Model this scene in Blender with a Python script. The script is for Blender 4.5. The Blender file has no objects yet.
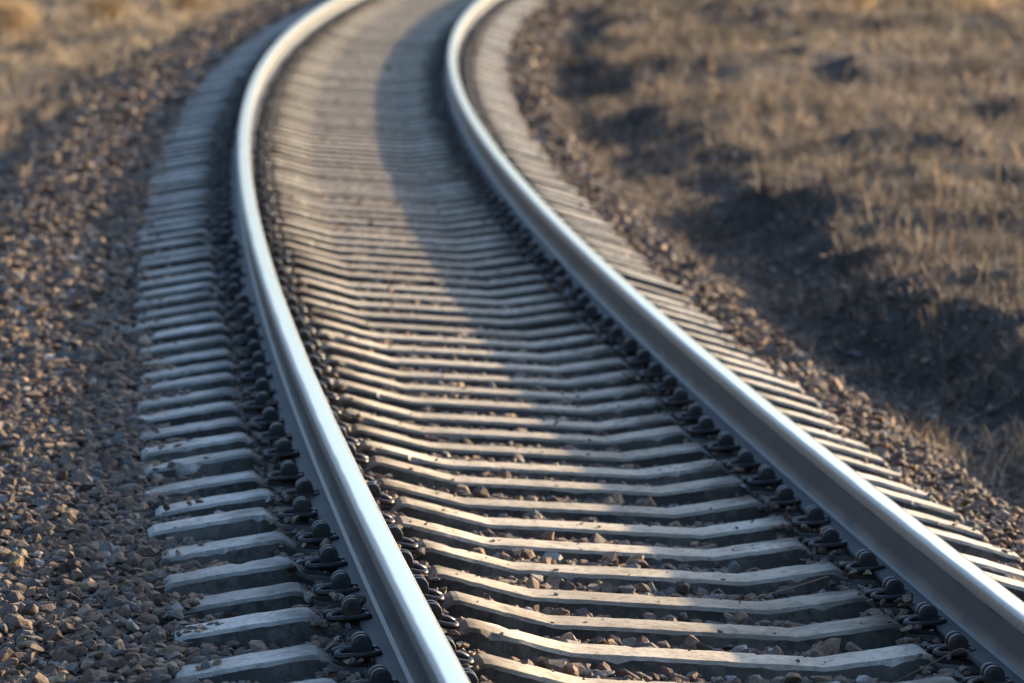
import bpy, bmesh, math, random
import numpy as np
from mathutils import Vector, Matrix, noise as mnoise

random.seed(7)
rng = np.random.default_rng(7)
scene = bpy.context.scene
COL = scene.collection

# ------------------------------------------------------------------ camera
CAM_H = 1.8938
cam_d = bpy.data.cameras.new('camera')
cam = bpy.data.objects.new('camera', cam_d)
COL.objects.link(cam)
cam.location = (0, 0, CAM_H)
cam.rotation_euler = (math.pi / 2 - 0.099414, 0, 0)
cam_d.sensor_width = 36.0
cam_d.lens = 5012.1 * 36.0 / 1024.0
cam_d.clip_start = 0.1
cam_d.clip_end = 3000
cam_d.dof.use_dof = True
cam_d.dof.focus_distance = 13.1
cam_d.dof.aperture_fstop = 5.5
scene.camera = cam

# ------------------------------------------------------------------ sky, sun, exposure
SUN_EL = math.radians(12.3)
SUN_AZ = math.radians(54.0)          # clockwise from +Y (the viewing direction)
world = bpy.data.worlds.new('World')
scene.world = world
world.use_nodes = True
wn = world.node_tree
bg = wn.nodes['Background']
sky = wn.nodes.new('ShaderNodeTexSky')
sky.sky_type = 'NISHITA'
sky.sun_disc = False
sky.sun_elevation = SUN_EL
sky.sun_rotation = SUN_AZ
sky.air_density = 1.0
sky.dust_density = 4.2
sky.ozone_density = 3.8
wn.links.new(sky.outputs[0], bg.inputs[0])
bg.inputs[1].default_value = 0.15
sun_d = bpy.data.lights.new('sun', 'SUN')
sun_d.energy = 4.8
sun_d.angle = math.radians(1.2)
sun_d.color = (1.0, 0.76, 0.46)
sun = bpy.data.objects.new('sun', sun_d)
COL.objects.link(sun)
SD = Vector((math.sin(SUN_AZ) * math.cos(SUN_EL), math.cos(SUN_AZ) * math.cos(SUN_EL), math.sin(SUN_EL)))
sun.rotation_euler = SD.to_track_quat('Z', 'Y').to_euler()
sun.location = (20, 20, 15)
vs = scene.view_settings
vs.view_transform = 'Standard'
vs.look = 'None'
vs.gamma = 1.0
vs.use_curve_mapping = False
vs.exposure = 1.66

# ------------------------------------------------------------------ track alignment
DS = 0.05
S = np.arange(-16.0, 110.0, DS)
SC = np.clip(S, -16, 75)
TH = -0.095906 + 0.00204267 * SC + 2.07495e-5 * SC ** 2 - 2.04776e-7 * SC ** 3
I0 = int(np.searchsorted(S, 0))
TX = np.cumsum(np.sin(TH)) * DS
TY = np.cumsum(np.cos(TH)) * DS
TX += 0.52167 - TX[I0]
TY += 12.48986 - TY[I0]
CANT = 0.0675
CC, CS = math.cos(CANT), math.sin(CANT)
SP = 0.5
N0, N1 = -2, 116
ZB = 0.362            # sleeper base below the rail-top plane
_rs = random.Random(5)
# sleeper stations along the track: 0.5 m apart, unevenly tamped
SLEEPER_S = np.array([n * SP + float(np.interp(n, [-2, 0, 1, 2, 7, 9, 12, 15, 19, 21, 40], [-0.1, -0.115, -0.041, -0.077, -0.080, -0.123, -0.19, -0.228, -0.24, -0.26, 0.0])) + _rs.gauss(0, 0.006)
                      for n in range(N0, N1)])


def sleeper_gap(s):
    i = np.clip(np.searchsorted(SLEEPER_S, s), 1, len(SLEEPER_S) - 1)
    return np.minimum(np.abs(s - SLEEPER_S[i - 1]), np.abs(s - SLEEPER_S[i]))



def frame(s):
    x, y, th = np.interp(s, S, TX), np.interp(s, S, TY), np.interp(s, S, TH)
    lat = Vector((math.cos(th) * CC, -math.sin(th) * CC, -CS))
    fw = Vector((math.sin(th), math.cos(th), 0))
    up = lat.cross(fw)
    return Vector((x, y, 0)), lat, fw, up


def fmat(s, t=0, z=0):
    o, l, f, u = frame(s)
    p = o + l * t + u * z
    return Matrix(((l.x, f.x, u.x, p.x), (l.y, f.y, u.y, p.y), (l.z, f.z, u.z, p.z), (0, 0, 0, 1)))


def trk(s, t, z):
    """arrays of track coordinates -> world"""
    s, t, z = np.broadcast_arrays(np.asarray(s, float), np.asarray(t, float), np.asarray(z, float))
    x, y, th = np.interp(s, S, TX), np.interp(s, S, TY), np.interp(s, S, TH)
    l = t * CC + z * CS
    return np.stack([x + l * np.cos(th), y - l * np.sin(th), -t * CS + z * CC], -1)


def inv(x, y):
    """world -> (s, t), t horizontal offset"""
    s = np.interp(y, TY, S)
    for _ in range(2):
        th = np.interp(s, S, TH)
        t = (x - np.interp(s, S, TX)) * np.cos(th) - (y - np.interp(s, S, TY)) * np.sin(th)
        s = np.interp(y + t * np.sin(th), TY, S)
    th = np.interp(s, S, TH)
    t = (x - np.interp(s, S, TX)) * np.cos(th) - (y - np.interp(s, S, TY)) * np.sin(th)
    return s, t


# ------------------------------------------------------------------ numpy noise
_perm = np.random.default_rng(11).random((256, 256))


def vnoise(x, y):
    xi, yi = np.floor(x).astype(int), np.floor(y).astype(int)
    fx, fy = x - xi, y - yi
    fx = fx * fx * (3 - 2 * fx)
    fy = fy * fy * (3 - 2 * fy)
    g = lambda a, b: _perm[a % 256, b % 256]
    return (g(xi, yi) * (1 - fx) + g(xi + 1, yi) * fx) * (1 - fy) + (g(xi, yi + 1) * (1 - fx) + g(xi + 1, yi + 1) * fx) * fy - 0.5


def fbm(x, y, o=4):
    r, a = 0, 1.0
    for k in range(o):
        r = r + a * vnoise(x * 2 ** k + 17.3 * k, y * 2 ** k + 5.1 * k)
        a *= 0.5
    return r


def sm(a, b, x):
    t = np.clip((x - a) / (b - a), 0, 1)
    return t * t * (3 - 2 * t)


# ------------------------------------------------------------------ materials
def mat(name):
    m = bpy.data.materials.new(name)
    m.use_nodes = True
    nt = m.node_tree
    return m, nt, nt.nodes['Principled BSDF']


def nd(nt, typ, **kw):
    n = nt.nodes.new(typ)
    for k, v in kw.items():
        setattr(n, k, v)
    return n


def ramp(nt, stops, interp='LINEAR'):
    r = nd(nt, 'ShaderNodeValToRGB')
    cr = r.color_ramp
    cr.interpolation = interp
    while len(cr.elements) < len(stops):
        cr.elements.new(0.5)
    for e, (p, c) in zip(cr.elements, stops):
        e.position = p
        e.color = (*c, 1)
    return r


def noise(nt, scale, detail=4, rough=0.55, vec=None):
    n = nd(nt, 'ShaderNodeTexNoise')
    n.inputs['Scale'].default_value = scale
    n.inputs['Detail'].default_value = detail
    n.inputs['Roughness'].default_value = rough
    if vec is not None:
        nt.links.new(vec, n.inputs['Vector'])
    return n


def mixc(nt, a, b, fac, blend='MIX'):
    m = nd(nt, 'ShaderNodeMix', data_type='RGBA', blend_type=blend)
    for sock, v in ((m.inputs[0], fac), (m.inputs[6], a), (m.inputs[7], b)):
        if hasattr(v, 'is_output'):
            nt.links.new(v, sock)
        elif isinstance(v, (int, float)):
            sock.default_value = v
        else:
            sock.default_value = (*v, 1)
    return m.outputs[2]


def math_(nt, op, a, b=None, clamp=False):
    m = nd(nt, 'ShaderNodeMath', operation=op, use_clamp=clamp)
    for i, v in enumerate((a, b)):
        if v is None:
            continue
        if hasattr(v, 'is_output'):
            nt.links.new(v, m.inputs[i])
        else:
            m.inputs[i].default_value = v
    return m.outputs[0]


def bump(nt, bsdf, h, strength, dist):
    b = nd(nt, 'ShaderNodeBump')
    b.inputs['Strength'].default_value = strength
    b.inputs['Distance'].default_value = dist
    nt.links.new(h, b.inputs['Height'])
    nt.links.new(b.outputs[0], bsdf.inputs['Normal'])


def m_concrete():
    m, nt, b = mat('weathered_concrete')
    tc = nd(nt, 'ShaderNodeTexCoord')
    oi = nd(nt, 'ShaderNodeObjectInfo')
    add = nd(nt, 'ShaderNodeVectorMath', operation='ADD')
    sc = nd(nt, 'ShaderNodeVectorMath', operation='SCALE')
    nt.links.new(oi.outputs['Location'], sc.inputs[0])
    sc.inputs['Scale'].default_value = 7.31
    nt.links.new(tc.outputs['Object'], add.inputs[0])
    nt.links.new(sc.outputs[0], add.inputs[1])
    v = add.outputs[0]
    n1 = noise(nt, 5.0, 5, 0.6, v)
    n2 = noise(nt, 38.0, 4, 0.6, v)
    n3 = noise(nt, 190.0, 2, 0.5, v)
    base = ramp(nt, [(0.28, (0.32, 0.29, 0.245)), (0.5, (0.47, 0.435, 0.38)), (0.72, (0.56, 0.525, 0.465))])
    nt.links.new(n1.outputs[0], base.inputs[0])
    sp = ramp(nt, [(0.32, (0.55, 0.52, 0.48)), (0.5, (1, 1, 1))])
    nt.links.new(n2.outputs[0], sp.inputs[0])
    c = mixc(nt, base.outputs[0], sp.outputs[0], 0.75, 'MULTIPLY')
    pit = ramp(nt, [(0.30, (0.35, 0.33, 0.3)), (0.38, (1, 1, 1))])
    nt.links.new(n3.outputs[0], pit.inputs[0])
    c = mixc(nt, c, pit.outputs[0], 0.7, 'MULTIPLY')
    # rust and brake dust round the rail seats (|x| about 0.8)
    sx = nd(nt, 'ShaderNodeSeparateXYZ')
    nt.links.new(tc.outputs['Object'], sx.inputs[0])
    d = math_(nt, 'ABSOLUTE', math_(nt, 'SUBTRACT', math_(nt, 'ABSOLUTE', sx.outputs[0]), 0.80))
    dd = math_(nt, 'ADD', d, math_(nt, 'MULTIPLY', math_(nt, 'SUBTRACT', n1.outputs[0], 0.5), 0.35))
    rs = ramp(nt, [(0.17, (1, 1, 1)), (0.32, (0, 0, 0))])
    nt.links.new(dd, rs.inputs[0])
    c = mixc(nt, c, (0.05, 0.041, 0.034), math_(nt, 'MULTIPLY', rs.outputs[0], 0.85))
    # brown dust between the rails, with the tan of sunlight painted in
    ds_ = ramp(nt, [(0.56, (1, 1, 1)), (0.74, (0.12, 0.12, 0.12))])
    nt.links.new(math_(nt, 'ADD', math_(nt, 'ABSOLUTE', sx.outputs[0]), math_(nt, 'MULTIPLY', math_(nt, 'SUBTRACT', n1.outputs[0], 0.5), 0.3)), ds_.inputs[0])
    c = mixc(nt, c, (0.94, 0.88, 0.79), ds_.outputs[0], 'MULTIPLY')
    # soil splash on the flanks, then shade painted into the side faces
    fl = ramp(nt, [(0.06, (1, 1, 1)), (0.165, (0, 0, 0))])
    nt.links.new(math_(nt, 'ADD', sx.outputs[2], math_(nt, 'MULTIPLY', math_(nt, 'SUBTRACT', n2.outputs[0], 0.5), 0.09)), fl.inputs[0])
    c = mixc(nt, c, (0.13, 0.10, 0.075), math_(nt, 'MULTIPLY', fl.outputs[0], 0.65))
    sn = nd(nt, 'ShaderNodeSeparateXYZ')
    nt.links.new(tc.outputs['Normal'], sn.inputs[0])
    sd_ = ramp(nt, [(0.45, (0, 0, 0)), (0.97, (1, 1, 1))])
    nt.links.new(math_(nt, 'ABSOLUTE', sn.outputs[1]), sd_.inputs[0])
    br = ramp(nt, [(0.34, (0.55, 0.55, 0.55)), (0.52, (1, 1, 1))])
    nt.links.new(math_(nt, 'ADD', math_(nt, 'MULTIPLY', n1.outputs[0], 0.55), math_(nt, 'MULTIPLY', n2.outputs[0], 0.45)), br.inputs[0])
    side_shade_dirt = math_(nt, 'MULTIPLY', math_(nt, 'MULTIPLY', sd_.outputs[0], br.outputs[0]), 0.95, True)  # grime plus painted shade on side faces, picked by their normal
    c = mixc(nt, c, (0.022, 0.019, 0.017), side_shade_dirt)
    hv = nd(nt, 'ShaderNodeMapRange')
    nt.links.new(oi.outputs['Random'], hv.inputs[0])
    hv.inputs[3].default_value = 0.74
    hv.inputs[4].default_value = 1.15
    hs = nd(nt, 'ShaderNodeHueSaturation')
    nt.links.new(hv.outputs[0], hs.inputs['Value'])
    nt.links.new(c, hs.inputs['Color'])
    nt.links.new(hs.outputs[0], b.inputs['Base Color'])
    b.inputs['Roughness'].default_value = 0.9
    b.inputs['Specular IOR Level'].default_value = 0.15
    h = math_(nt, 'ADD', n2.outputs[0], math_(nt, 'MULTIPLY', n3.outputs[0], 0.35))
    bump(nt, b, h, 0.55, 0.004)
    return m


def m_stone(name, per_object=False):
    m, nt, b = mat(name)
    g = nd(nt, 'ShaderNodeNewGeometry')
    oi = nd(nt, 'ShaderNodeObjectInfo')
    rnd = oi.outputs['Random'] if per_object else g.outputs['Random Per Island']
    r = ramp(nt, [(0.0, (0.107, 0.077, 0.062)), (0.18, (0.158, 0.114, 0.086)), (0.36, (0.195, 0.152, 0.116)),
                  (0.54, (0.122, 0.105, 0.096)), (0.64, (0.235, 0.163, 0.112)), (0.77, (0.160, 0.147, 0.136)),
                  (0.86, (0.32, 0.235, 0.155)), (0.92, (0.142, 0.093, 0.076)), (0.965, (0.335, 0.309, 0.288))], 'CONSTANT')
    nt.links.new(rnd, r.inputs[0])
    n1 = noise(nt, 45.0, 4, 0.6, g.outputs['Position'])
    n2 = noise(nt, 260.0, 2, 0.5, g.outputs['Position'])
    k = ramp(nt, [(0.3, (0.55, 0.5, 0.46)), (0.7, (1.25, 1.22, 1.2))])
    nt.links.new(n1.outputs[0], k.inputs[0])
    c = mixc(nt, r.outputs[0], k.outputs[0], 1.0, 'MULTIPLY')
    k2 = ramp(nt, [(0.35, (0.7, 0.68, 0.66)), (0.6, (1.1, 1.1, 1.1))])
    nt.links.new(n2.outputs[0], k2.inputs[0])
    c = mixc(nt, c, k2.outputs[0], 0.8, 'MULTIPLY')
    nt.links.new(c, b.inputs['Base Color'])
    b.inputs['Roughness'].default_value = 0.82
    b.inputs['Specular IOR Level'].default_value = 0.22
    bump(nt, b, math_(nt, 'ADD', n1.outputs[0], math_(nt, 'MULTIPLY', n2.outputs[0], 0.3)), 0.6, 0.006)
    return m


def m_soil(name, c0, c1, c2, scale):
    m, nt, b = mat(name)
    g = nd(nt, 'ShaderNodeNewGeometry')
    n1 = noise(nt, scale, 8, 0.65, g.outputs['Position'])
    n2 = noise(nt, scale * 14, 5, 0.65, g.outputs['Position'])
    r = ramp(nt, [(0.3, c0), (0.5, c1), (0.7, c2)])
    nt.links.new(n1.outputs[0], r.inputs[0])
    k = ramp(nt, [(0.3, (0.5, 0.48, 0.46)), (0.65, (1.2, 1.2, 1.2))])
    nt.links.new(n2.outputs[0], k.inputs[0])
    c = mixc(nt, r.outputs[0], k.outputs[0], 0.9, 'MULTIPLY')
    nt.links.new(c, b.inputs['Base Color'])
    b.inputs['Roughness'].default_value = 0.95
    b.inputs['Specular IOR Level'].default_value = 0.1
    bump(nt, b, n2.outputs[0], 1.0, 0.05)
    return m


def m_head():
    m, nt, b = mat('polished_rail_head')
    uv = nd(nt, 'ShaderNodeUVMap', uv_map='rail')
    sx = nd(nt, 'ShaderNodeSeparateXYZ')
    nt.links.new(uv.outputs[0], sx.inputs[0])
    g = nd(nt, 'ShaderNodeNewGeometry')
    mp = nd(nt, 'ShaderNodeMapping')
    mp.inputs['Scale'].default_value = (260, 1.3, 1)
    nt.links.new(uv.outputs[0], mp.inputs['Vector'])
    st = noise(nt, 1.0, 3, 0.6, mp.outputs[0])
    wob = noise(nt, 2.2, 3, 0.5, g.outputs['Position'])
    # u = signed lateral metres from the head axis; running band inside +-0.031
    au = math_(nt, 'ABSOLUTE', math_(nt, 'SUBTRACT', sx.outputs[0], 0.006))
    e = math_(nt, 'ADD', au, math_(nt, 'MULTIPLY', math_(nt, 'SUBTRACT', wob.outputs[0], 0.5), 0.010))
    e = math_(nt, 'ADD', e, math_(nt, 'MULTIPLY', math_(nt, 'SUBTRACT', st.outputs[0], 0.5), 0.004))
    band = ramp(nt, [(0.0235, (1, 1, 1)), (0.0310, (0, 0, 0))])
    nt.links.new(e, band.inputs[0])
    rough_n = noise(nt, 60, 5, 0.65, g.outputs['Position'])
    side = ramp(nt, [(0.3, (0.13, 0.12, 0.115)), (0.7, (0.27, 0.26, 0.25))])
    nt.links.new(rough_n.outputs[0], side.inputs[0])
    pol = ramp(nt, [(0.3, (0.66, 0.645, 0.625)), (0.7, (0.84, 0.825, 0.80))])
    nt.links.new(st.outputs[0], pol.inputs[0])
    nt.links.new(mixc(nt, side.outputs[0], pol.outputs[0], band.outputs[0]), b.inputs['Base Color'])
    nt.links.new(math_(nt, 'ADD', math_(nt, 'MULTIPLY', band.outputs[0], 0.45), 0.55), b.inputs['Metallic'])
    rr = math_(nt, 'ADD', math_(nt, 'MULTIPLY', st.outputs[0], 0.14), 0.09)
    rr = math_(nt, 'ADD', rr, math_(nt, 'MULTIPLY', math_(nt, 'SUBTRACT', 1.0, band.outputs[0]), 0.22))
    nt.links.new(rr, b.inputs['Roughness'])
    bump(nt, b, rough_n.outputs[0], 0.05, 0.002)
    return m


def m_steel(name, c0, c1, rough, metal, scale=30, rust=0.55):
    m, nt, b = mat(name)
    g = nd(nt, 'ShaderNodeNewGeometry')
    n1 = noise(nt, scale, 6, 0.65, g.outputs['Position'])
    n2 = noise(nt, scale * 0.08, 3, 0.5, g.outputs['Position'])
    r = ramp(nt, [(0.3, c0), (0.7, c1)])
    nt.links.new(math_(nt, 'ADD', math_(nt, 'MULTIPLY', n1.outputs[0], 0.5), math_(nt, 'MULTIPLY', n2.outputs[0], 0.5)), r.inputs[0])
    oi = nd(nt, 'ShaderNodeObjectInfo')
    rn = noise(nt, scale * 0.35, 5, 0.7, g.outputs['Position'])
    rm = ramp(nt, [(0.52, (0, 0, 0)), (0.72, (1, 1, 1))])
    nt.links.new(math_(nt, 'ADD', rn.outputs[0], math_(nt, 'MULTIPLY', math_(nt, 'SUBTRACT', oi.outputs['Random'], 0.5), 0.25)), rm.inputs[0])
    rc = mixc(nt, r.outputs[0], (0.10, 0.055, 0.032), math_(nt, 'MULTIPLY', rm.outputs[0], rust))
    nt.links.new(rc, b.inputs['Base Color'])
    b.inputs['Roughness'].default_value = rough
    b.inputs['Specular IOR Level'].default_value = 0.3
    b.inputs['Metallic'].default_value = metal
    bump(nt, b, n1.outputs[0], 0.25, 0.002)
    return m


def m_grass(name, cols, trans=0.35):
    m, nt, b = mat(name)
    g = nd(nt, 'ShaderNodeNewGeometry')
    r = ramp(nt, [(i / len(cols), c) for i, c in enumerate(cols)], 'CONSTANT')
    nt.links.new(g.outputs['Random Per Island'], r.inputs[0])
    n1 = noise(nt, 0.55, 4, 0.6, g.outputs['Position'])
    k = ramp(nt, [(0.36, (0.42, 0.42, 0.44)), (0.62, (1.25, 1.2, 1.15))])
    nt.links.new(n1.outputs[0], k.inputs[0])
    c = mixc(nt, r.outputs[0], k.outputs[0], 1.0, 'MULTIPLY')
    nt.links.new(c, b.inputs['Base Color'])
    b.inputs['Roughness'].default_value = 0.7
    tr = nd(nt, 'ShaderNodeBsdfTranslucent')
    nt.links.new(c, tr.inputs[0])
    mx = nd(nt, 'ShaderNodeMixShader')
    mx.inputs[0].default_value = trans
    nt.links.new(b.outputs[0], mx.inputs[1])
    nt.links.new(tr.outputs[0], mx.inputs[2])
    nt.links.new(mx.outputs[0], nt.nodes['Material Output'].inputs[0])
    return m


M = {
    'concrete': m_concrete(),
    'stone': m_stone('ballast_stone'),
    'stone_obj': m_stone('ballast_stone_single', True),
    'bed': m_soil('ballast_fines', (0.06, 0.046, 0.036), (0.10, 0.08, 0.065), (0.15, 0.12, 0.10), 6.0),
    'soil': m_soil('dry_ground', (0.055, 0.044, 0.036), (0.10, 0.082, 0.068), (0.165, 0.138, 0.115), 2.6),
    'head': m_head(),
    'web': m_steel('dusty_rail_web', (0.050, 0.053, 0.058), (0.090, 0.095, 0.104), 0.42, 0.35, 24, 0.35),
    'foot': m_steel('dusty_rail_foot', (0.030, 0.030, 0.031), (0.058, 0.058, 0.060), 0.62, 0.15, 24),
    'iron': m_steel('cast_iron', (0.016, 0.016, 0.017), (0.040, 0.039, 0.039), 0.42, 0.2, 50),
    'clip': m_steel('spring_steel', (0.018, 0.015, 0.014), (0.050, 0.040, 0.035), 0.38, 0.25, 50),
    'pad': m_steel('rubber_pad', (0.02, 0.018, 0.017), (0.06, 0.045, 0.036), 0.75, 0.0, 40),
    'mark': m_steel('stamp_dirt', (0.09, 0.08, 0.07), (0.15, 0.13, 0.115), 0.9, 0.0, 60),
    'grass': m_grass('dry_grass_blades', [(0.140, 0.108, 0.083), (0.185, 0.144, 0.109), (0.085, 0.068, 0.057), (0.26, 0.205, 0.152), (0.110, 0.092, 0.078), (0.37, 0.305, 0.232), (0.072, 0.058, 0.049)]),
    'straw': m_grass('pale_straw_blades', [(0.22, 0.17, 0.115), (0.32, 0.25, 0.165), (0.13, 0.10, 0.075), (0.44, 0.35, 0.235), (0.17, 0.135, 0.10), (0.52, 0.43, 0.30)]),
    'weed': m_grass('dry_weed_stalks', [(0.40, 0.29, 0.16), (0.30, 0.20, 0.11), (0.48, 0.36, 0.22)]),
}


# ------------------------------------------------------------------ mesh helpers
def mesh_np(name, verts, faces_flat, nper, m, smooth=False):
    """verts (n,3), faces_flat indices with nper verts per face"""
    me = bpy.data.meshes.new(name)
    verts = np.asarray(verts, np.float32)
    idx = np.asarray(faces_flat, np.int32).ravel()
    nf = len(idx) // nper
    me.vertices.add(len(verts))
    me.vertices.foreach_set('co', verts.ravel())
    me.loops.add(len(idx))
    me.loops.foreach_set('vertex_index', idx)
    me.polygons.add(nf)
    me.polygons.foreach_set('loop_start', np.arange(nf, dtype=np.int32) * nper)
    me.polygons.foreach_set('use_smooth', np.full(nf, smooth))
    me.update(calc_edges=True)
    me.materials.append(m)
    return me


def mesh_bm(name, bm, m, smooth=False):
    me = bpy.data.meshes.new(name)
    if smooth:
        for f in bm.faces:
            f.smooth = True
    bm.to_mesh(me)
    bm.free()
    me.materials.append(m)
    return me


def obj(name, me, parent=None):
    o = bpy.data.objects.new(name, me)
    COL.objects.link(o)
    if parent is not None:
        o.parent = parent
    return o


def tag(o, label=None, cat=None, group=None, kind=None):
    if label:
        o['label'] = label
    if cat:
        o['category'] = cat
    if group:
        o['group'] = group
    if kind:
        o['kind'] = kind
    return o


def tube(bm, pts, rad, n=8, rads=None):
    """smooth rod through pts (Catmull-Rom), closed ends"""
    P = [Vector(p) for p in pts]
    Q = []
    for i in range(len(P) - 1):
        a, b, c, d = P[max(i - 1, 0)], P[i], P[i + 1], P[min(i + 2, len(P) - 1)]
        for k in range(3):
            t = k / 3
            Q.append(0.5 * ((2 * b) + (c - a) * t + (2 * a - 5 * b + 4 * c - d) * t * t + (3 * b - a - 3 * c + d) * t ** 3))
    Q.append(P[-1])
    rings = []
    up = Vector((0, 0, 1))
    for i, q in enumerate(Q):
        d = (Q[min(i + 1, len(Q) - 1)] - Q[max(i - 1, 0)]).normalized()
        u = up - d * up.dot(d)
        if u.length < 1e-3:
            u = Vector((1, 0, 0))
        u.normalize()
        v = d.cross(u)
        rings.append([bm.verts.new(q + (u * math.cos(a) + v * math.sin(a)) * rad) for a in [2 * math.pi * j / n for j in range(n)]])
    for r0, r1 in zip(rings, rings[1:]):
        for j in range(n):
            bm.faces.new((r0[j], r0[(j + 1) % n], r1[(j + 1) % n], r1[j]))
    bm.faces.new(rings[0][::-1])
    bm.faces.new(rings[-1])


def prism(bm, poly, y0, y1):
    """poly in (x,z), extruded along y"""
    a = [bm.verts.new((x, y0, z)) for x, z in poly]
    b = [bm.verts.new((x, y1, z)) for x, z in poly]
    n = len(poly)
    bm.faces.new(a)
    bm.faces.new(b[::-1])
    for i in range(n):
        bm.faces.new((a[i], b[i], b[(i + 1) % n], a[(i + 1) % n]))


def fixn(bm):
    bmesh.ops.recalc_face_normals(bm, faces=bm.faces)


def bevel(bm, w, seg=1):
    bmesh.ops.bevel(bm, geom=bm.edges[:], offset=w, segments=seg, affect='EDGES', profile=0.5, clamp_overlap=True)


# ------------------------------------------------------------------ ground
def z_ground(x, y):
    s, t = inv(x, y)
    wob = 0.42 * fbm(s * 0.30 + 3, t * 0.0 + 1.5, 3) + 0.36 * fbm(s * 1.3, t * 0.3 + 9, 3)
    foot = 2.22 + wob
    top = -0.33 + 0.22 * fbm(s * 0.30 + 7, t * 0.25, 3) + 0.02 * sm(17, 11, s) + 0.06 * sm(11.0, 8.0, s) + 0.06 * np.exp(-((s - 11.3) / 1.1) ** 2)
    # right of the track: shoulder, ditch, bank, rising field
    zr = np.where(t < 1.5, -0.45, -0.45 - 0.13 * sm(1.6, 2.0, t))
    zr = zr + (top + 0.58) * sm(foot, foot + 0.42 + 0.5 * fbm(s * 0.9, t * 0 + 4, 3), t) + 0.022 * np.clip(t - 3.2, 0, 14)
    zr = zr + sm(2.6, 4.0, t) * (0.24 * fbm(x * 0.6 + 2, y * 0.30, 4)) + sm(1.6, 2.2, t) * 0.15 * fbm(x * 2.4, y * 1.5, 4)
    # left: shoulder, short slope, level dry ground
    zl = -0.21 - 0.21 * sm(1.8, 3.0, -t)
    zl = zl + sm(2.4, 4.0, -t) * ((0.22 + 0.2 * sm(35, 60, y)) * fbm(x * 0.5 + 8, y * 0.22 + 4, 4)) + sm(1.9, 2.6, -t) * 0.05 * fbm(x * 2.4, y * 1.5, 3)
    z = np.where(t > 0, zr, zl)
    far = sm(25, 80, np.abs(t))
    z = z * (1 - far) + far * (0.3 * fbm(x * 0.05, y * 0.05, 3))
    # the ground lies under the ballast bed between the shoulders
    return np.where((t > -1.6) & (t < 1.5), -0.62, z)


def spaced(segs):
    out = []
    for a, b, d in segs:
        n = max(1, int(round((b - a) / d)))
        out += list(np.linspace(a, b, n, endpoint=False))
    out.append(segs[-1][1])
    return np.array(out)


gx = spaced([(-420, -60, 30), (-60, -14, 3), (-14, -5, 0.35), (-5, 8, 0.08), (8, 16, 0.35), (16, 60, 3), (60, 420, 30)])
gy = spaced([(-60, 6, 6), (6, 30, 0.13), (30, 80, 0.28), (80, 130, 3), (130, 700, 40)])
GX, GY = np.meshgrid(gx, gy)
GZ = z_ground(GX.ravel(), GY.ravel())
nx, ny = len(gx), len(gy)
ii = np.arange(nx * ny).reshape(ny, nx)
quads = np.stack([ii[:-1, :-1], ii[:-1, 1:], ii[1:, 1:], ii[1:, :-1]], -1).reshape(-1, 4)
ground = obj('ground', mesh_np('ground', np.stack([GX.ravel(), GY.ravel(), GZ], -1), quads, 4, M['soil'], True))
tag(ground, 'dry brown ground with a ditch and a low bank beside the track', 'ground', kind='structure')


# ------------------------------------------------------------------ ballast bed
def bed_prof(t):
    """height of the ballast bed relative to the rail-top plane at lateral t"""
    a = np.abs(t)
    z = -0.256 + 0.020 * sm(0.30, 0.12, np.abs(a - 0.797)) - 0.006 * sm(1.15, 1.40, a)
    zl = z - 0.12 * np.clip(-t - 1.40, 0, 0.5) - 0.26 * sm(1.85, 2.75, -t)
    zr = z - 0.40 * sm(1.50, 2.10, t)
    return np.where(t < 0, zl, zr)


bs = spaced([(-12, 28, 0.12), (28, 80, 0.4)])
bt = np.arange(-2.9, 2.45, 0.06)
BS, BT = np.meshgrid(bs, bt, indexing='ij')
BZ = bed_prof(BT) + 0.02 * fbm(BS * 1.7, BT * 1.7, 3)
bp = trk(BS.ravel(), BT.ravel(), BZ.ravel())
ii = np.arange(len(bs) * len(bt)).reshape(len(bs), len(bt))
quads = np.stack([ii[:-1, :-1], ii[1:, :-1], ii[1:, 1:], ii[:-1, 1:]], -1).reshape(-1, 4)[:, ::-1]
bed = obj('ballast_bed', mesh_np('ballast_bed', bp, quads, 4, M['bed'], True))
tag(bed, 'brown crushed stone ballast bed carrying the track', 'ballast', kind='structure')

# stone shapes
def stone_shape(npt, seed):
    r = random.Random(seed)
    bm = bmesh.new()
    sx, sy, sz = 1.12, r.uniform(0.65, 0.95), r.uniform(0.45, 0.8)
    for _ in range(npt):
        v = Vector((r.gauss(0, 1), r.gauss(0, 1), r.gauss(0, 1))).normalized() * r.uniform(0.82, 1.1)
        # facets: squash onto a rough box
        k = max(abs(v.x), abs(v.y), abs(v.z))
        v = v.lerp(v / k * 0.8, 0.45)
        bm.verts.new((v.x * sx, v.y * sy, v.z * sz))
    res = bmesh.ops.convex_hull(bm, input=bm.verts)
    bmesh.ops.delete(bm, geom=[g for g in set(res['geom_interior'] + res['geom_unused']) if isinstance(g, bmesh.types.BMVert)], context='VERTS')
    bmesh.ops.triangulate(bm, faces=bm.faces[:])
    fixn(bm)
    bm.verts.ensure_lookup_table()
    V = np.array([v.co[:] for v in bm.verts])
    F = np.array([[v.index for v in f.verts] for f in bm.faces])
    bm.free()
    return V, F


SH_HI = [stone_shape(17, 100 + i) for i in range(14)]
SH_MD = [stone_shape(11, 200 + i) for i in range(8)]
SH_LO = [stone_shape(8, 300 + i) for i in range(6)]


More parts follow.
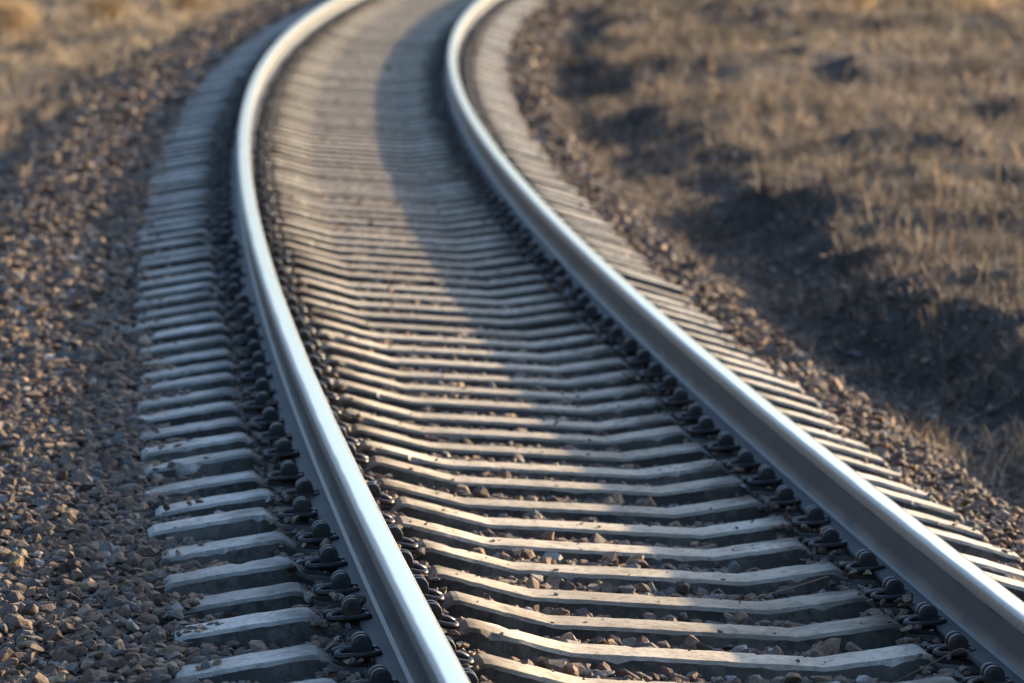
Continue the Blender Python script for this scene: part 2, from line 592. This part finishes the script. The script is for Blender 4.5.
def rand_rot(n):
    q = rng.normal(size=(n, 4))
    q /= np.linalg.norm(q, axis=1)[:, None]
    w, x, y, z = q.T
    return np.stack([1 - 2 * (y * y + z * z), 2 * (x * y - z * w), 2 * (x * z + y * w),
                     2 * (x * y + z * w), 1 - 2 * (x * x + z * z), 2 * (y * z - x * w),
                     2 * (x * z - y * w), 2 * (y * z + x * w), 1 - 2 * (x * x + y * y)], -1).reshape(n, 3, 3)


def scatter(s0, s1, sp, size, over=0.16):
    """jittered grid of stones in track coordinates -> (s, t, z, radius)"""
    t0, t1 = -2.95, 2.45
    ns, nt_ = int((s1 - s0) / sp), int((t1 - t0) / sp)
    a, b = np.meshgrid(np.arange(ns), np.arange(nt_), indexing='ij')
    s = s0 + (a.ravel() + rng.uniform(-0.1, 1.1, a.size)) * sp
    t = t0 + (b.ravel() + rng.uniform(-0.1, 1.1, a.size)) * sp
    lay = np.zeros(a.size)
    n2 = int(a.size * over)
    s = np.append(s, rng.uniform(s0, s1, n2))
    t = np.append(t, rng.uniform(t0, t1, n2))
    lay = np.append(lay, np.ones(n2))
    r = size * np.clip(np.exp(rng.normal(0, 0.36, s.size)), 0.45, 2.1)
    ds = sleeper_gap(s)
    on = (np.abs(t) < 1.37) & (ds < 0.108 + 0.45 * r)
    crib = np.abs(t) < 1.37
    near_rail = np.abs(np.abs(t) - 0.797) < 0.13
    keep = ~on & ~((lay > 0) & near_rail)
    # thin out the toe towards the edges
    edge = np.maximum(sm(2.15, 2.8, -t + 0.25 * fbm(s * 0.8, t, 2)), sm(1.7, 2.25, t + 0.35 * fbm(s * 0.9, t, 2)))
    keep &= rng.random(s.size) > edge * 0.93
    r = np.where(crib, np.minimum(r, 0.040), r)
    z = bed_prof(t) + 0.02 * fbm(s * 1.7, t * 1.7, 3) + r * rng.uniform(0.10, 0.45, s.size) + lay * size * rng.uniform(0.5, 0.95, s.size)
    z = np.where(crib & (lay > 0), z - size * 0.35, z)
    return s[keep], t[keep], z[keep], r[keep]


def build_stones(s, t, z, r, shapes):
    P = trk(s, t, z)
    R = rand_rot(len(s))
    # mostly lying flat: damp the tilt of the short axis by squashing world z
    k = rng.integers(0, len(shapes), len(s))
    VV, FF, off = [], [], 0
    for i, (V, F) in enumerate(shapes):
        m = np.nonzero(k == i)[0]
        if not len(m):
            continue
        v = np.einsum('nij,vj->nvi', R[m], V) * r[m, None, None]
        v[..., 2] *= 0.68
        v += P[m][:, None, :]
        f = F[None] + (np.arange(len(m)) * len(V))[:, None, None] + off
        VV.append(v.reshape(-1, 3))
        FF.append(f.reshape(-1, 3))
        off += len(m) * len(V)
    return np.concatenate(VV), np.concatenate(FF)


# nearest stretch: the 300 stones that show largest become single objects
sN, tN, zN, rN = scatter(-1.6, 7.5, 0.0295, 0.0188)
xyz = trk(sN, tN, zN)
dist = np.linalg.norm(xyz - np.array([0, 0, CAM_H]), axis=1)
fpx = 5012.0
cp, sp_ = math.cos(0.099414), math.sin(0.099414)
dep = xyz[:, 1] * cp - (xyz[:, 2] - CAM_H) * sp_
uu = 512 + fpx * xyz[:, 0] / dep
vv = 341.5 - fpx * (xyz[:, 1] * sp_ + (xyz[:, 2] - CAM_H) * cp) / dep
score = rN / dist
vis = (uu > 6) & (uu < 1018) & (vv > 8) & (vv < 676) & ((tN < -1.40) | ((tN > -0.58) & (tN < 0.58)) | (tN > 1.45) & (sN > 3.0))
score = np.where(vis, score, 0)
big = np.argsort(-score)[:290]
bigm = np.zeros(len(sN), bool)
bigm[big] = True

sh_me = [mesh_np('stone', V, F, 3, M['stone_obj']) for V, F in SH_HI]
Rb = rand_rot(len(big))
for j, i in enumerate(big):
    o = obj('stone', sh_me[j % len(sh_me)], bed)
    r = float(rN[i])
    zi = float(zN[i]) + 0.004
    p = trk(sN[i], tN[i], zi)
    mm = Matrix([list(row) for row in Rb[j]]).to_4x4()
    o.matrix_world = Matrix.Translation(p) @ Matrix.Diagonal((r, r, r * 0.7, 1)) @ mm

def rubble(s0, s1, per_m):
    n = int((s1 - s0) * per_m * 4)
    s = rng.uniform(s0, s1, n)
    side = rng.choice([-1, 1], n)
    inner = rng.choice([-1, 1], n)
    t = side * (0.797 + inner * (0.082 + 0.135 * rng.random(n)))
    ds = sleeper_gap(s)
    r = rng.uniform(0.011, 0.025, n)
    keep = ds > 0.070 + r * 0.6
    z = np.where(ds < 0.11, -0.188, -0.215) + r * 0.35 + 0.012 * rng.random(n)
    return s[keep], t[keep], z[keep], r[keep]


def sleeper_top(t):
    return np.interp(np.abs(t), [0.0, 0.335, 0.585, 0.605, 0.640, 0.965, 1.010, 1.030, 1.18, 1.335, 1.36], [0.146, 0.146, 0.196, 0.196, 0.168, 0.170, 0.197, 0.197, 0.165, 0.128, 0.110]) - ZB


def strays(n):
    # grit lying on the sleeper tops, more of it at the ends where the shoulder spills over
    i = (rng.random(n) ** 1.3 * 60).astype(int)
    s = SLEEPER_S[i] + rng.uniform(-0.08, 0.08, n)
    end = rng.random(n) < 0.55
    sg = rng.choice([-1, 1], n)
    t = np.where(end, sg * (1.36 - np.abs(rng.normal(0, 0.07, n))), rng.uniform(-0.6, 0.6, n))
    r = rng.uniform(0.006, 0.014, n) * np.where(end, 1.7, 0.9)
    return s, t, sleeper_top(t) + r * 0.3, r


def ditch_stones(n):
    s = 2 + 45 * rng.random(n) ** 1.5
    t = 1.62 + 1.0 * np.abs(rng.normal(0, 0.55, n))
    p = trk(s, t, 0 * s)
    r = np.minimum(0.016 * np.exp(rng.normal(0, 0.5, n)) * (1 + s * 0.012), 0.038)
    z = (z_ground(p[:, 0], p[:, 1]) + t * CS) / CC + r * 0.15
    return s, t, z, r


VV, FF, off = [], [], 0
for (a, b, c, d, shp) in (
                          (*rubble(-1.6, 12, 150), SH_MD),
                          (*rubble(12, 45, 60), SH_LO),
                          (*strays(900), SH_MD),
                          (*ditch_stones(18000), SH_LO),
                          (sN[~bigm], tN[~bigm], zN[~bigm], rN[~bigm], SH_HI),
                          (*scatter(7.5, 24, 0.046, 0.0275), SH_MD),
                          (*scatter(24, 72, 0.066, 0.037), SH_LO),
                          (*scatter(-7, -1.6, 0.060, 0.036), SH_LO)):
    v, f = build_stones(a, b, c, d, shp)
    VV.append(v)
    FF.append(f + off)
    off += len(v)
st = obj('ballast_stones', mesh_np('ballast_stones', np.concatenate(VV), np.concatenate(FF), 3, M['stone']), bed)
tag(st, kind='stuff')

# ------------------------------------------------------------------ rails
def sweep(name, poly, t0, mtl, parent, s0=-10, s1=78, closed=False, uv=False):
    """poly: list of (t offset, z) swept along the track; open strip"""
    ss = spaced([(s0, 30, 0.5), (30, s1, 1.0)])
    n = len(poly)
    P = np.concatenate([trk(ss, t0 + a, z)[:, None, :] for a, z in poly], 1)
    V = P.reshape(-1, 3)
    ii = np.arange(len(ss) * n).reshape(len(ss), n)
    q = np.stack([ii[:-1, :-1], ii[:-1, 1:], ii[1:, 1:], ii[1:, :-1]], -1).reshape(-1, 4)
    me = mesh_np(name, V, q, 4, mtl, True)
    if uv:
        lay = me.uv_layers.new(name='rail')
        u = np.array([a for a, z in poly])
        uvv = np.zeros((len(V), 2), np.float32)
        uvv[:, 0] = np.tile(u, len(ss))
        uvv[:, 1] = np.repeat(ss, n)
        li = np.zeros(len(me.loops), np.int32)
        me.loops.foreach_get('vertex_index', li)
        lay.data.foreach_set('uv', uvv[li].ravel())
    bm = bmesh.new()
    bm.from_mesh(me)
    for e in bm.edges:
        if len(e.link_faces) == 2 and e.calc_face_angle(0) > 0.6:
            e.smooth = False
    bm.to_mesh(me)
    bm.free()
    return obj(name, me, parent)


def arc(cx, cz, r, a0, a1, n):
    return [(cx + r * math.cos(math.radians(a0 + (a1 - a0) * i / n)), cz + r * math.sin(math.radians(a0 + (a1 - a0) * i / n))) for i in range(n + 1)]


half_head = [(0.0, 0.0), (0.010, -0.0001), (0.020, -0.0008), (0.027, -0.0022)] + arc(0.0265, -0.0125, 0.010, 72, 8, 5) + [(0.0372, -0.022), (0.0375, -0.0345), (0.0350, -0.0375), (0.022, -0.0440), (0.0125, -0.0500), (0.0095, -0.060)]
head_poly = [(-a, z) for a, z in half_head[::-1]][:-1] + half_head
half_web = [(0.0095, -0.060), (0.0088, -0.085), (0.0090, -0.115), (0.0105, -0.135), (0.0160, -0.149), (0.0260, -0.1545)]
half_foot = [(0.0260, -0.1545), (0.050, -0.1610), (0.0720, -0.1670), (0.0750, -0.1690), (0.0750, -0.1785), (0.073, -0.180), (0.0, -0.180)]
for sgn, lab in ((-1, 'left rail of the curve, steel with a polished head and dark dusty web'),
                 (1, 'right rail of the curve, steel with a polished head and grey web')):
    o0 = frame(0)
    rail = obj('rail', None)
    rail.location = trk(0.0, sgn * 0.797, -0.18)
    tag(rail, lab, 'rail', 'running rails of the track')
    bpy.context.view_layer.update()
    iv = rail.matrix_world.inverted()
    parts = [sweep('head', head_poly, sgn * 0.797, M['head'], rail, uv=True),
             sweep('web', [(-a, z) for a, z in half_web], sgn * 0.797, M['web'], rail),
             sweep('web', half_web[::-1], sgn * 0.797, M['web'], rail),
             sweep('foot', [(-a, z) for a, z in half_foot] + half_foot[::-1][1:], sgn * 0.797, M['foot'], rail)]
    # the two sides of the web are one part
    bm = bmesh.new()
    bm.from_mesh(parts[1].data)
    bm.from_mesh(parts[2].data)
    bm.to_mesh(parts[1].data)
    bm.free()
    bpy.data.objects.remove(parts[2])
    for p in (parts[0], parts[1], parts[3]):
        p.matrix_parent_inverse = iv

# ------------------------------------------------------------------ sleepers
def sleeper_mesh(seed):
    r = random.Random(seed)
    # (x, top height, half width of the top)
    half = [(0.0, 0.146, 0.093), (0.17, 0.146, 0.093), (0.335, 0.146, 0.093), (0.46, 0.171, 0.095), (0.585, 0.196, 0.095),
            (0.605, 0.196, 0.095), (0.625, 0.180, 0.097), (0.640, 0.168, 0.099), (0.80, 0.169, 0.101), (0.965, 0.170, 0.099),
            (0.985, 0.181, 0.097), (1.010, 0.197, 0.095), (1.030, 0.197, 0.095), (1.18, 0.165, 0.093), (1.335, 0.128, 0.089), (1.352, 0.114, 0.083)]
    xs = sorted(set([x for x, h, w in half] + [round(0.03 * i, 3) for i in range(1, 45)]))
    xs = [x for i, x in enumerate(xs) if i == 0 or x - xs[i - 1] > 0.006 or x in (0.985, 1.01, 1.03, 1.352)]
    hx = [q[0] for q in half]
    hs = [(x, float(np.interp(x, hx, [q[1] for q in half])), float(np.interp(x, hx, [q[2] for q in half]))) for x in xs]
    st = [(-x, h, w) for x, h, w in hs[::-1]][:-1] + hs
    bm = bmesh.new()
    rings = []
    e = [0.0, 0.0]
    chip = [0.0, 0.0]
    for x, h, w in st:
        j = lambda a: r.uniform(-a, a)
        for k in (0, 1):
            e[k] = 0.7 * e[k] + j(0.0022)
            chip[k] = r.uniform(0.005, 0.014) if r.random() < 0.04 else chip[k] * 0.25
        c0, c1 = 0.011 + chip[0], 0.011 + chip[1]
        h2 = h + j(0.0009)
        bw = 0.146
        pts = [(-bw, 0.0), (-bw + 0.004, 0.03), (-w - 0.012 + j(0.0015), h2 - 0.052), (-w + e[0] + chip[0] * 0.3, h2 - c0 + j(0.0015)), (-w + c0 + e[0] + j(0.0015), h2 - 0.001 - chip[0] * 0.15), (-w * 0.3, h2 + 0.001 + j(0.0006)),
               (w * 0.3, h2 + 0.001 + j(0.0006)), (w - c1 + e[1] + j(0.0015), h2 - 0.001 - chip[1] * 0.15), (w + e[1] - chip[1] * 0.3, h2 - c1 + j(0.0015)), (w + 0.012 + j(0.0015), h2 - 0.052), (bw - 0.004, 0.03), (bw, 0.0)]
        rings.append([bm.verts.new((x, y, z)) for y, z in pts])
    n = len(rings[0])
    for a, b in zip(rings, rings[1:]):
        for i in range(n):
            bm.faces.new((a[i], b[i], b[(i + 1) % n], a[(i + 1) % n]))
    bm.faces.new(rings[0])
    bm.faces.new(rings[-1][::-1])
    fixn(bm)
    for e in bm.edges:
        if e.calc_face_angle(0) > 0.30:
            e.smooth = False
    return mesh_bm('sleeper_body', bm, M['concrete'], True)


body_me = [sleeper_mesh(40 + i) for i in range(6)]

# rail fastening, local frame: +x towards the rail, y along the track, z=0 on the rail seat
def fastening_meshes():
    bm = bmesh.new()          # insulating plate with a raised rim
    prism(bm, [(-0.080, 0.0), (0.026, 0.0), (0.026, 0.005), (-0.071, 0.005), (-0.073, 0.011), (-0.078, 0.011), (-0.080, 0.008)], -0.066, 0.066)
    prism(bm, [(-0.071, 0.0051), (0.0, 0.0051), (0.0, 0.010), (-0.071, 0.010)], -0.0655, -0.060)
    prism(bm, [(-0.071, 0.0051), (0.0, 0.0051), (0.0, 0.010), (-0.071, 0.010)], 0.060, 0.0655)
    fixn(bm)
    plate = mesh_bm('rail_fastening', bm, M['pad'])
    bm = bmesh.new()          # anchor: two round-headed cheeks on a stem
    for y in (-0.0235, 0.0235):
        poly = [(-0.024, 0.006)] + [(0.0 + 0.0275 * math.cos(math.radians(a)), 0.054 + 0.0275 * math.sin(math.radians(a))) for a in range(190, -11, -20)] + [(0.024, 0.006)]
        prism(bm, poly[::-1], y - 0.011, y + 0.011)
    prism(bm, [(-0.02, 0.0062), (0.02, 0.0062), (0.02, 0.030), (-0.02, 0.030)], -0.0124, 0.0124)
    bevel(bm, 0.0032, 2)
    fixn(bm)
    for e in bm.edges:
        if e.calc_face_angle(0) > 0.7:
            e.smooth = False
    anchor = mesh_bm('anchor', bm, M['iron'], True)
    bm = bmesh.new()          # spring clip: two long arms onto the rail foot, looped back between the cheeks
    for s in (-1, 1):
        tube(bm, [(0.036, s * 0.020, 0.034), (0.044, s * 0.034, 0.034), (0.037, s * 0.047, 0.033), (0.010, s * 0.052, 0.030), (-0.025, s * 0.053, 0.025), (-0.050, s * 0.050, 0.021), (-0.062, s * 0.042, 0.021),
                  (-0.064, s * 0.031, 0.024), (-0.056, s * 0.020, 0.028), (-0.040, s * 0.0098, 0.034), (-0.012, s * 0.0092, 0.039)], 0.0097, 8)
    fixn(bm)
    clip = mesh_bm('spring_clip', bm, M['clip'], True)
    bm = bmesh.new()          # regulator: a polygonal pin through the cheeks
    prof = [(0.0115 * math.cos(math.radians(a)), 0.060 + 0.0115 * math.sin(math.radians(a))) for a in range(0, 360, 40)]
    prism(bm, prof, -0.0385, 0.0385)
    fixn(bm)
    reg = mesh_bm('regulator', bm, M['iron'])
    return plate, anchor, clip, reg


plate_me, anchor_me, clip_me, reg_me = fastening_meshes()
# one joined copy for the far, blurred sleepers
bm = bmesh.new()
for i, me in enumerate((plate_me, anchor_me, clip_me, reg_me)):
    k = len(bm.faces)
    bm.from_mesh(me)
    bm.faces.ensure_lookup_table()
    for f in bm.faces[k:]:
        f.material_index = i
far_fast = bpy.data.meshes.new('rail_fastening_far')
bm.to_mesh(far_fast)
bm.free()
for k in ('pad', 'iron', 'clip', 'iron'):
    far_fast.materials.append(M[k])

# stamped maker's frame on the inner slopes: illegible worn strokes
def mark_mesh(seed):
    r = random.Random(seed)
    bm = bmesh.new()
    L = 0.13
    def stroke(x0, y0, x1, y1):
        # in the slope's own plane
        w = 0.0035
        d = Vector((x1 - x0, y1 - y0, 0)).normalized()
        nrm = Vector((-d.y, d.x, 0)) * w
        a, b = Vector((x0, y0, 0)), Vector((x1, y1, 0))
        lo = [bm.verts.new(q + Vector((0, 0, -0.004))) for q in (a - nrm, b - nrm, b + nrm, a + nrm)]
        hi = [bm.verts.new(q + Vector((0, 0, 0.0012))) for q in (a - nrm, b - nrm, b + nrm, a + nrm)]
        bm.faces.new(hi)
        bm.faces.new(lo[::-1])
        for i in range(4):
            bm.faces.new((lo[i], lo[(i + 1) % 4], hi[(i + 1) % 4], hi[i]))
    stroke(-L / 2, -0.032, L / 2 - 0.02, -0.034)
    stroke(-L / 2 + 0.01, 0.034, L / 2, 0.033)
    stroke(-L / 2, -0.028, -L / 2 + 0.003, 0.02)
    x = -L / 2 + 0.03
    while x < L / 2 - 0.02:
        y0 = r.uniform(-0.02, 0)
        stroke(x, y0, x + r.uniform(0.004, 0.016), y0 + r.uniform(0.015, 0.03))
        x += r.uniform(0.024, 0.04)
    fixn(bm)
    return mesh_bm('stamped_mark', bm, M['mark'])


mark_me = [mark_mesh(i) for i in range(4)]

UNIT = ['', 'first', 'second', 'third', 'fourth', 'fifth', 'sixth', 'seventh', 'eighth', 'ninth', 'tenth', 'eleventh', 'twelfth', 'thirteenth', 'fourteenth', 'fifteenth',
        'sixteenth', 'seventeenth', 'eighteenth', 'nineteenth']
TENS = {2: ('twenty', 'twentieth'), 3: ('thirty', 'thirtieth'), 4: ('forty', 'fortieth'), 5: ('fifty', 'fiftieth'), 6: ('sixty', 'sixtieth')}


def ordinal(k):
    if k < 20:
        return UNIT[k]
    return TENS[k // 10][1] if k % 10 == 0 else TENS[k // 10][0] + '-' + UNIT[k % 10]


rs = random.Random(5)
SEAT = 0.1705
for n in range(N0, N1):
    root = obj('concrete_sleeper', None)
    jit = Matrix.Rotation(rs.gauss(0, 0.006), 4, 'Z') @ Matrix.Rotation(rs.gauss(0, 0.003), 4, 'Y')
    root.matrix_world = fmat(float(SLEEPER_S[n - N0]), rs.gauss(0, 0.009), -ZB + rs.gauss(0, 0.0015)) @ jit
    k = n - N0 + 1
    if k <= 60:
        lab = 'concrete sleeper, %s up from the bottom edge of the photo' % ordinal(k) if k > 1 else 'nearest concrete sleeper, cut off by the bottom edge of the photo'
    else:
        lab = 'concrete sleeper in the blurred far stretch of the curve, beyond the sixtieth'
    tag(root, lab, 'sleeper', 'concrete sleepers under the rails')
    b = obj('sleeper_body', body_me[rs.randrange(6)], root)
    if k % 2:
        b.rotation_euler.z = math.pi
    near = k <= 46
    for sx in (-1, 1):
        for side in (-1, 1):          # outer, inner side of this rail
            x = sx * 0.797 + side * 0.104
            rz = math.pi if side > 0 else 0
            if near:
                f = obj('rail_fastening', plate_me, root)
                for nm, me in (('anchor', anchor_me), ('spring_clip', clip_me), ('regulator', reg_me)):
                    c = obj(nm, me, f)
                    if nm == 'spring_clip':
                        c.rotation_euler.z = rs.gauss(0, 0.05)
            else:
                f = obj('rail_fastening', far_fast, root)
            f.location = (x, rs.gauss(0, 0.004), SEAT)
            f.rotation_euler = (0, 0, rz + rs.gauss(0, 0.02))
            f.scale = (0.95, 0.93, 0.90)
    if k <= 30:
        for sx in (-1, 1):
            if rs.random() < 0.5:
                continue
            mk = obj('stamped_mark', mark_me[rs.randrange(4)], root)
            mk.location = (sx * 0.465, 0, 0.1719)
            mk.rotation_euler = (0, -sx * math.atan2(0.049, 0.26), 0)

# ------------------------------------------------------------------ loose stones lying on rails and sleepers
def loose(s, t, z, r, seed, label):
    V, F = SH_HI[seed % len(SH_HI)]
    me = mesh_np('loose_stone', V * r, F, 3, M['stone_obj'])
    o = obj('loose_stone', me)
    q = random.Random(seed)
    o.matrix_world = fmat(s, t, z + r * 0.62) @ Matrix.Rotation(q.uniform(0, 6), 4, 'Z') @ Matrix.Rotation(q.uniform(-0.3, 0.3), 4, 'X')
    tag(o, label, 'stone')


loose(0.62, -0.862, -0.164, 0.026, 3, 'dark angular stone lying on the foot of the left rail near the bottom')
loose(1.72, -0.885, -0.170, 0.026, 8, 'dark stone against the left rail foot between two fastenings, higher up')
loose(5.3, -0.885, -0.172, 0.030, 5, 'dark stone wedged beside the left rail web among the fastenings')
loose(1.25, 0.715, -0.168, 0.022, 6, 'small dark stone resting on the foot of the right rail')
loose(0.72, -1.20, -0.242, 0.040, 9, 'upright tan stone between two sleeper ends at lower left')
loose(3.62, -1.22, -0.222, 0.046, 2, 'brown stone lapping onto a sleeper end left of the left rail')
loose(5.27, -0.12, -0.246, 0.024, 1, 'pale tan stone between the rails in the sunlit strip')
loose(2.70, -0.15, -0.246, 0.032, 7, 'large tan stone between sleepers just inside the sunlit strip')

# ------------------------------------------------------------------ dry grass
def blades(px, py, hgt, wid, lean, base_z=None):
    n = len(px)
    z = z_ground(px, py) - 0.01 if base_z is None else base_z
    az = rng.uniform(0, 2 * math.pi, n)
    ln = lean * rng.uniform(0.3, 1.3, n)
    dx, dy = np.cos(az) * ln, np.sin(az) * ln
    fa = rng.uniform(0, math.pi, n)
    wx, wy = np.cos(fa) * wid / 2, np.sin(fa) * wid / 2
    B = np.stack([px, py, z], -1)
    Mi = B + np.stack([dx * hgt * 0.35, dy * hgt * 0.35, hgt * 0.6], -1)
    T = B + np.stack([dx * hgt, dy * hgt, hgt * (1 - 0.25 * ln)], -1)
    Wv = np.stack([wx, wy, np.zeros(n)], -1)
    V = np.stack([B - Wv, B + Wv, Mi + Wv * 0.75, Mi - Wv * 0.75, T], 1).reshape(-1, 3)
    k = np.arange(n)[:, None] * 5
    F = np.concatenate([k + np.array([0, 1, 2]), k + np.array([0, 2, 3]), k + np.array([3, 2, 4])], 1).reshape(-1, 3)
    return V, F


def grass_patch(name, label, n, s0, s1, t0, t1, hmin, hmax, seedoff, start, mtl='grass'):
    def area(m, pw=1.45):
        s = s0 + (s1 - s0) * rng.random(m) ** pw
        t = t0 + (t1 - t0) * rng.random(m)
        p = trk(s, t, 0 * s)
        return s, t, p[:, 0], p[:, 1]
    # short matted grass
    s, t, x, y = area(n)
    dn = fbm(x * 0.9 + seedoff, y * 0.5, 3)
    cl = fbm(x * 3.1 + seedoff, y * 2.3, 2)
    keep = (rng.random(n) < 0.20 + 1.6 * dn + 1.1 * cl) & start(s, t)
    x, y, s, cl = x[keep], y[keep], s[keep], cl[keep]
    h = rng.uniform(hmin, hmax, len(x)) * (0.6 + 1.0 * np.clip(cl + 0.25, 0, 1))
    w = 0.004 + 0.00016 * s
    V, F = blades(x, y, h, w * rng.uniform(0.6, 1.4, len(x)), 0.95)
    # tufts: blades splaying out from one crown
    m = n // 22
    s, t, x, y = area(m)
    keep = start(s, t) & (rng.random(m) < 0.55 + 1.2 * fbm(x * 0.7 + seedoff, y * 0.4 + 3, 3))
    x, y, s = x[keep], y[keep], s[keep]
    k = rng.integers(7, 20, len(x))
    size = rng.uniform(0.06, 0.16, len(x)) * (1 + 0.6 * (rng.random(len(x)) < 0.15)) * (0.75 + 0.85 * sm(12, 36, s))
    X, Y, Q, H = np.repeat(x, k), np.repeat(y, k), np.repeat(s, k), np.repeat(size, k)
    X = X + rng.normal(0, 0.035, len(X))
    Y = Y + rng.normal(0, 0.035, len(X))
    V2, F2 = blades(X, Y, H * rng.uniform(0.5, 1.15, len(X)), (0.0042 + 0.00014 * Q) * rng.uniform(0.6, 1.4, len(X)), 1.15)
    # single pale seed stalks
    s, t, x, y = area(n // 130)
    keep = start(s, t) & (t * t > 2.5 ** 2)
    x, y, s = x[keep], y[keep], s[keep]
    V3, F3 = blades(x, y, rng.uniform(0.14, 0.34, len(x)), (0.004 + 0.00014 * s), 0.5)
    me = mesh_np(name, np.concatenate([V, V2, V3]), np.concatenate([F, F2 + len(V), F3 + len(V) + len(V2)]), 3, M[mtl])
    me.materials.append(M['weed'])
    mi = np.zeros(len(me.polygons), np.int32)
    mi[len(F) + len(F2):] = 1
    me.polygons.foreach_set('material_index', mi)
    o = obj(name, me)
    tag(o, label, 'grass', kind='stuff')


grass_patch('dry_grass', 'short dry brown grass covering the bank right of the ditch', 400000, 4, 72, 1.75, 11.0, 0.04, 0.14, 0.0,
            lambda s, t: rng.random(len(s)) < sm(1.75, 2.3, t) * 0.75 + 0.25)
grass_patch('dry_grass', 'dry straw grass on the low ground left of the track', 170000, 14, 85, -13.0, -1.95, 0.05, 0.16, 31.0,
            lambda s, t: rng.random(len(s)) < sm(1.95, 2.8, -t) * 0.97 + 0.03, 'straw')


def weed(u_s, u_t, n, h, spread, label, lean=0.35):
    p = trk(u_s, u_t, 0)
    zz = float(z_ground(np.array([p[0]]), np.array([p[1]]))[0])
    x = rng.normal(0, spread, n)
    y = rng.normal(0, spread, n)
    V, F = blades(x, y, h * rng.uniform(0.5, 1.1, n), np.full(n, 0.007), lean, base_z=np.full(n, -0.01))
    o = obj('dry_weed', mesh_np('dry_weed', V, F, 3, M['weed']))
    o.location = (p[0], p[1], zz)
    tag(o, label, 'weed')


weed(10.6, 2.42, 60, 0.20, 0.055, 'tan dry weed tuft standing before the dark hump of the bank')
weed(7.4, 2.2, 26, 0.16, 0.04, 'small pale weed at the right edge beside the ditch', 0.6)


def bush(u_s, u_t, n, h, spread, label):
    p = trk(u_s, u_t, 0)
    zz = float(z_ground(np.array([p[0]]), np.array([p[1]]))[0])
    root = obj('dry_bush', None)
    root.location = (p[0], p[1], zz - 0.02)
    tag(root, label, 'bush', 'dry bushes far back')
    bm = bmesh.new()
    q = random.Random(int(u_s * 10))
    tips = []
    for _ in range(14):
        a, l = q.uniform(0, 6.28), q.uniform(0.2, 1.0)
        b = Vector((math.cos(a) * spread * 0.25, math.sin(a) * spread * 0.25, 0))
        t = Vector((math.cos(a) * spread * l, math.sin(a) * spread * l, h * q.uniform(0.65, 1.0)))
        m = (b + t) / 2 + Vector((0, 0, h * 0.08))
        tube(bm, [b, m, t], 0.006, 4)
        tips += [b.lerp(m, 0.6), m, m.lerp(t, 0.5), t]
    fixn(bm)
    obj('stem', mesh_bm('stem', bm, M['clip']), root)
    c = np.array([tips[q.randrange(len(tips))][:] for _ in range(n)]) + rng.normal(0, spread * 0.16, (n, 3))
    c[:, 2] = np.maximum(c[:, 2], 0.02)
    V, F = blades(c[:, 0], c[:, 1], rng.uniform(0.05, 0.16, n), np.full(n, 0.012), 0.9, base_z=c[:, 2])
    obj('foliage', mesh_np('foliage', V, F, 3, M['weed']), root)


bush(48.0, -4.75, 1000, 0.50, 0.42, 'rusty brown dry bush in the top left corner, far behind the track')
bush(51.0, -4.0, 700, 0.35, 0.38, 'low dry bush just right of the rusty one at top left')
bush(56.0, -3.5, 700, 0.35, 0.4, 'dry bush at the top edge, nearest the left rail')
bush(51.5, 7.0, 900, 0.45, 0.6, 'pale dry bush in the top right corner of the field')
bush(52.5, 5.5, 700, 0.40, 0.5, 'pale dry bush at the top edge, left of the corner one on the right')


def stalk(pts, label):
    bm = bmesh.new()
    o0 = Vector(trk(*pts[0]))
    tube(bm, [Vector(trk(*p)) - o0 for p in pts], 0.0022, 5)
    fixn(bm)
    o = obj('dry_stalk', mesh_bm('dry_stalk', bm, M['weed'], True))
    o.location = o0
    tag(o, label, 'stalk')


stalk([(1.60, 0.30, -0.235), (1.64, 0.42, -0.205), (1.70, 0.56, -0.165)], 'thin dry stalk leaning on the sleepers inside the right rail')
stalk([(0.20, 0.50, -0.225), (0.16, 0.60, -0.155), (0.15, 0.66, -0.120), (0.10, 0.70, -0.150)], 'bent dry straw beside the lowest fastenings of the right rail')
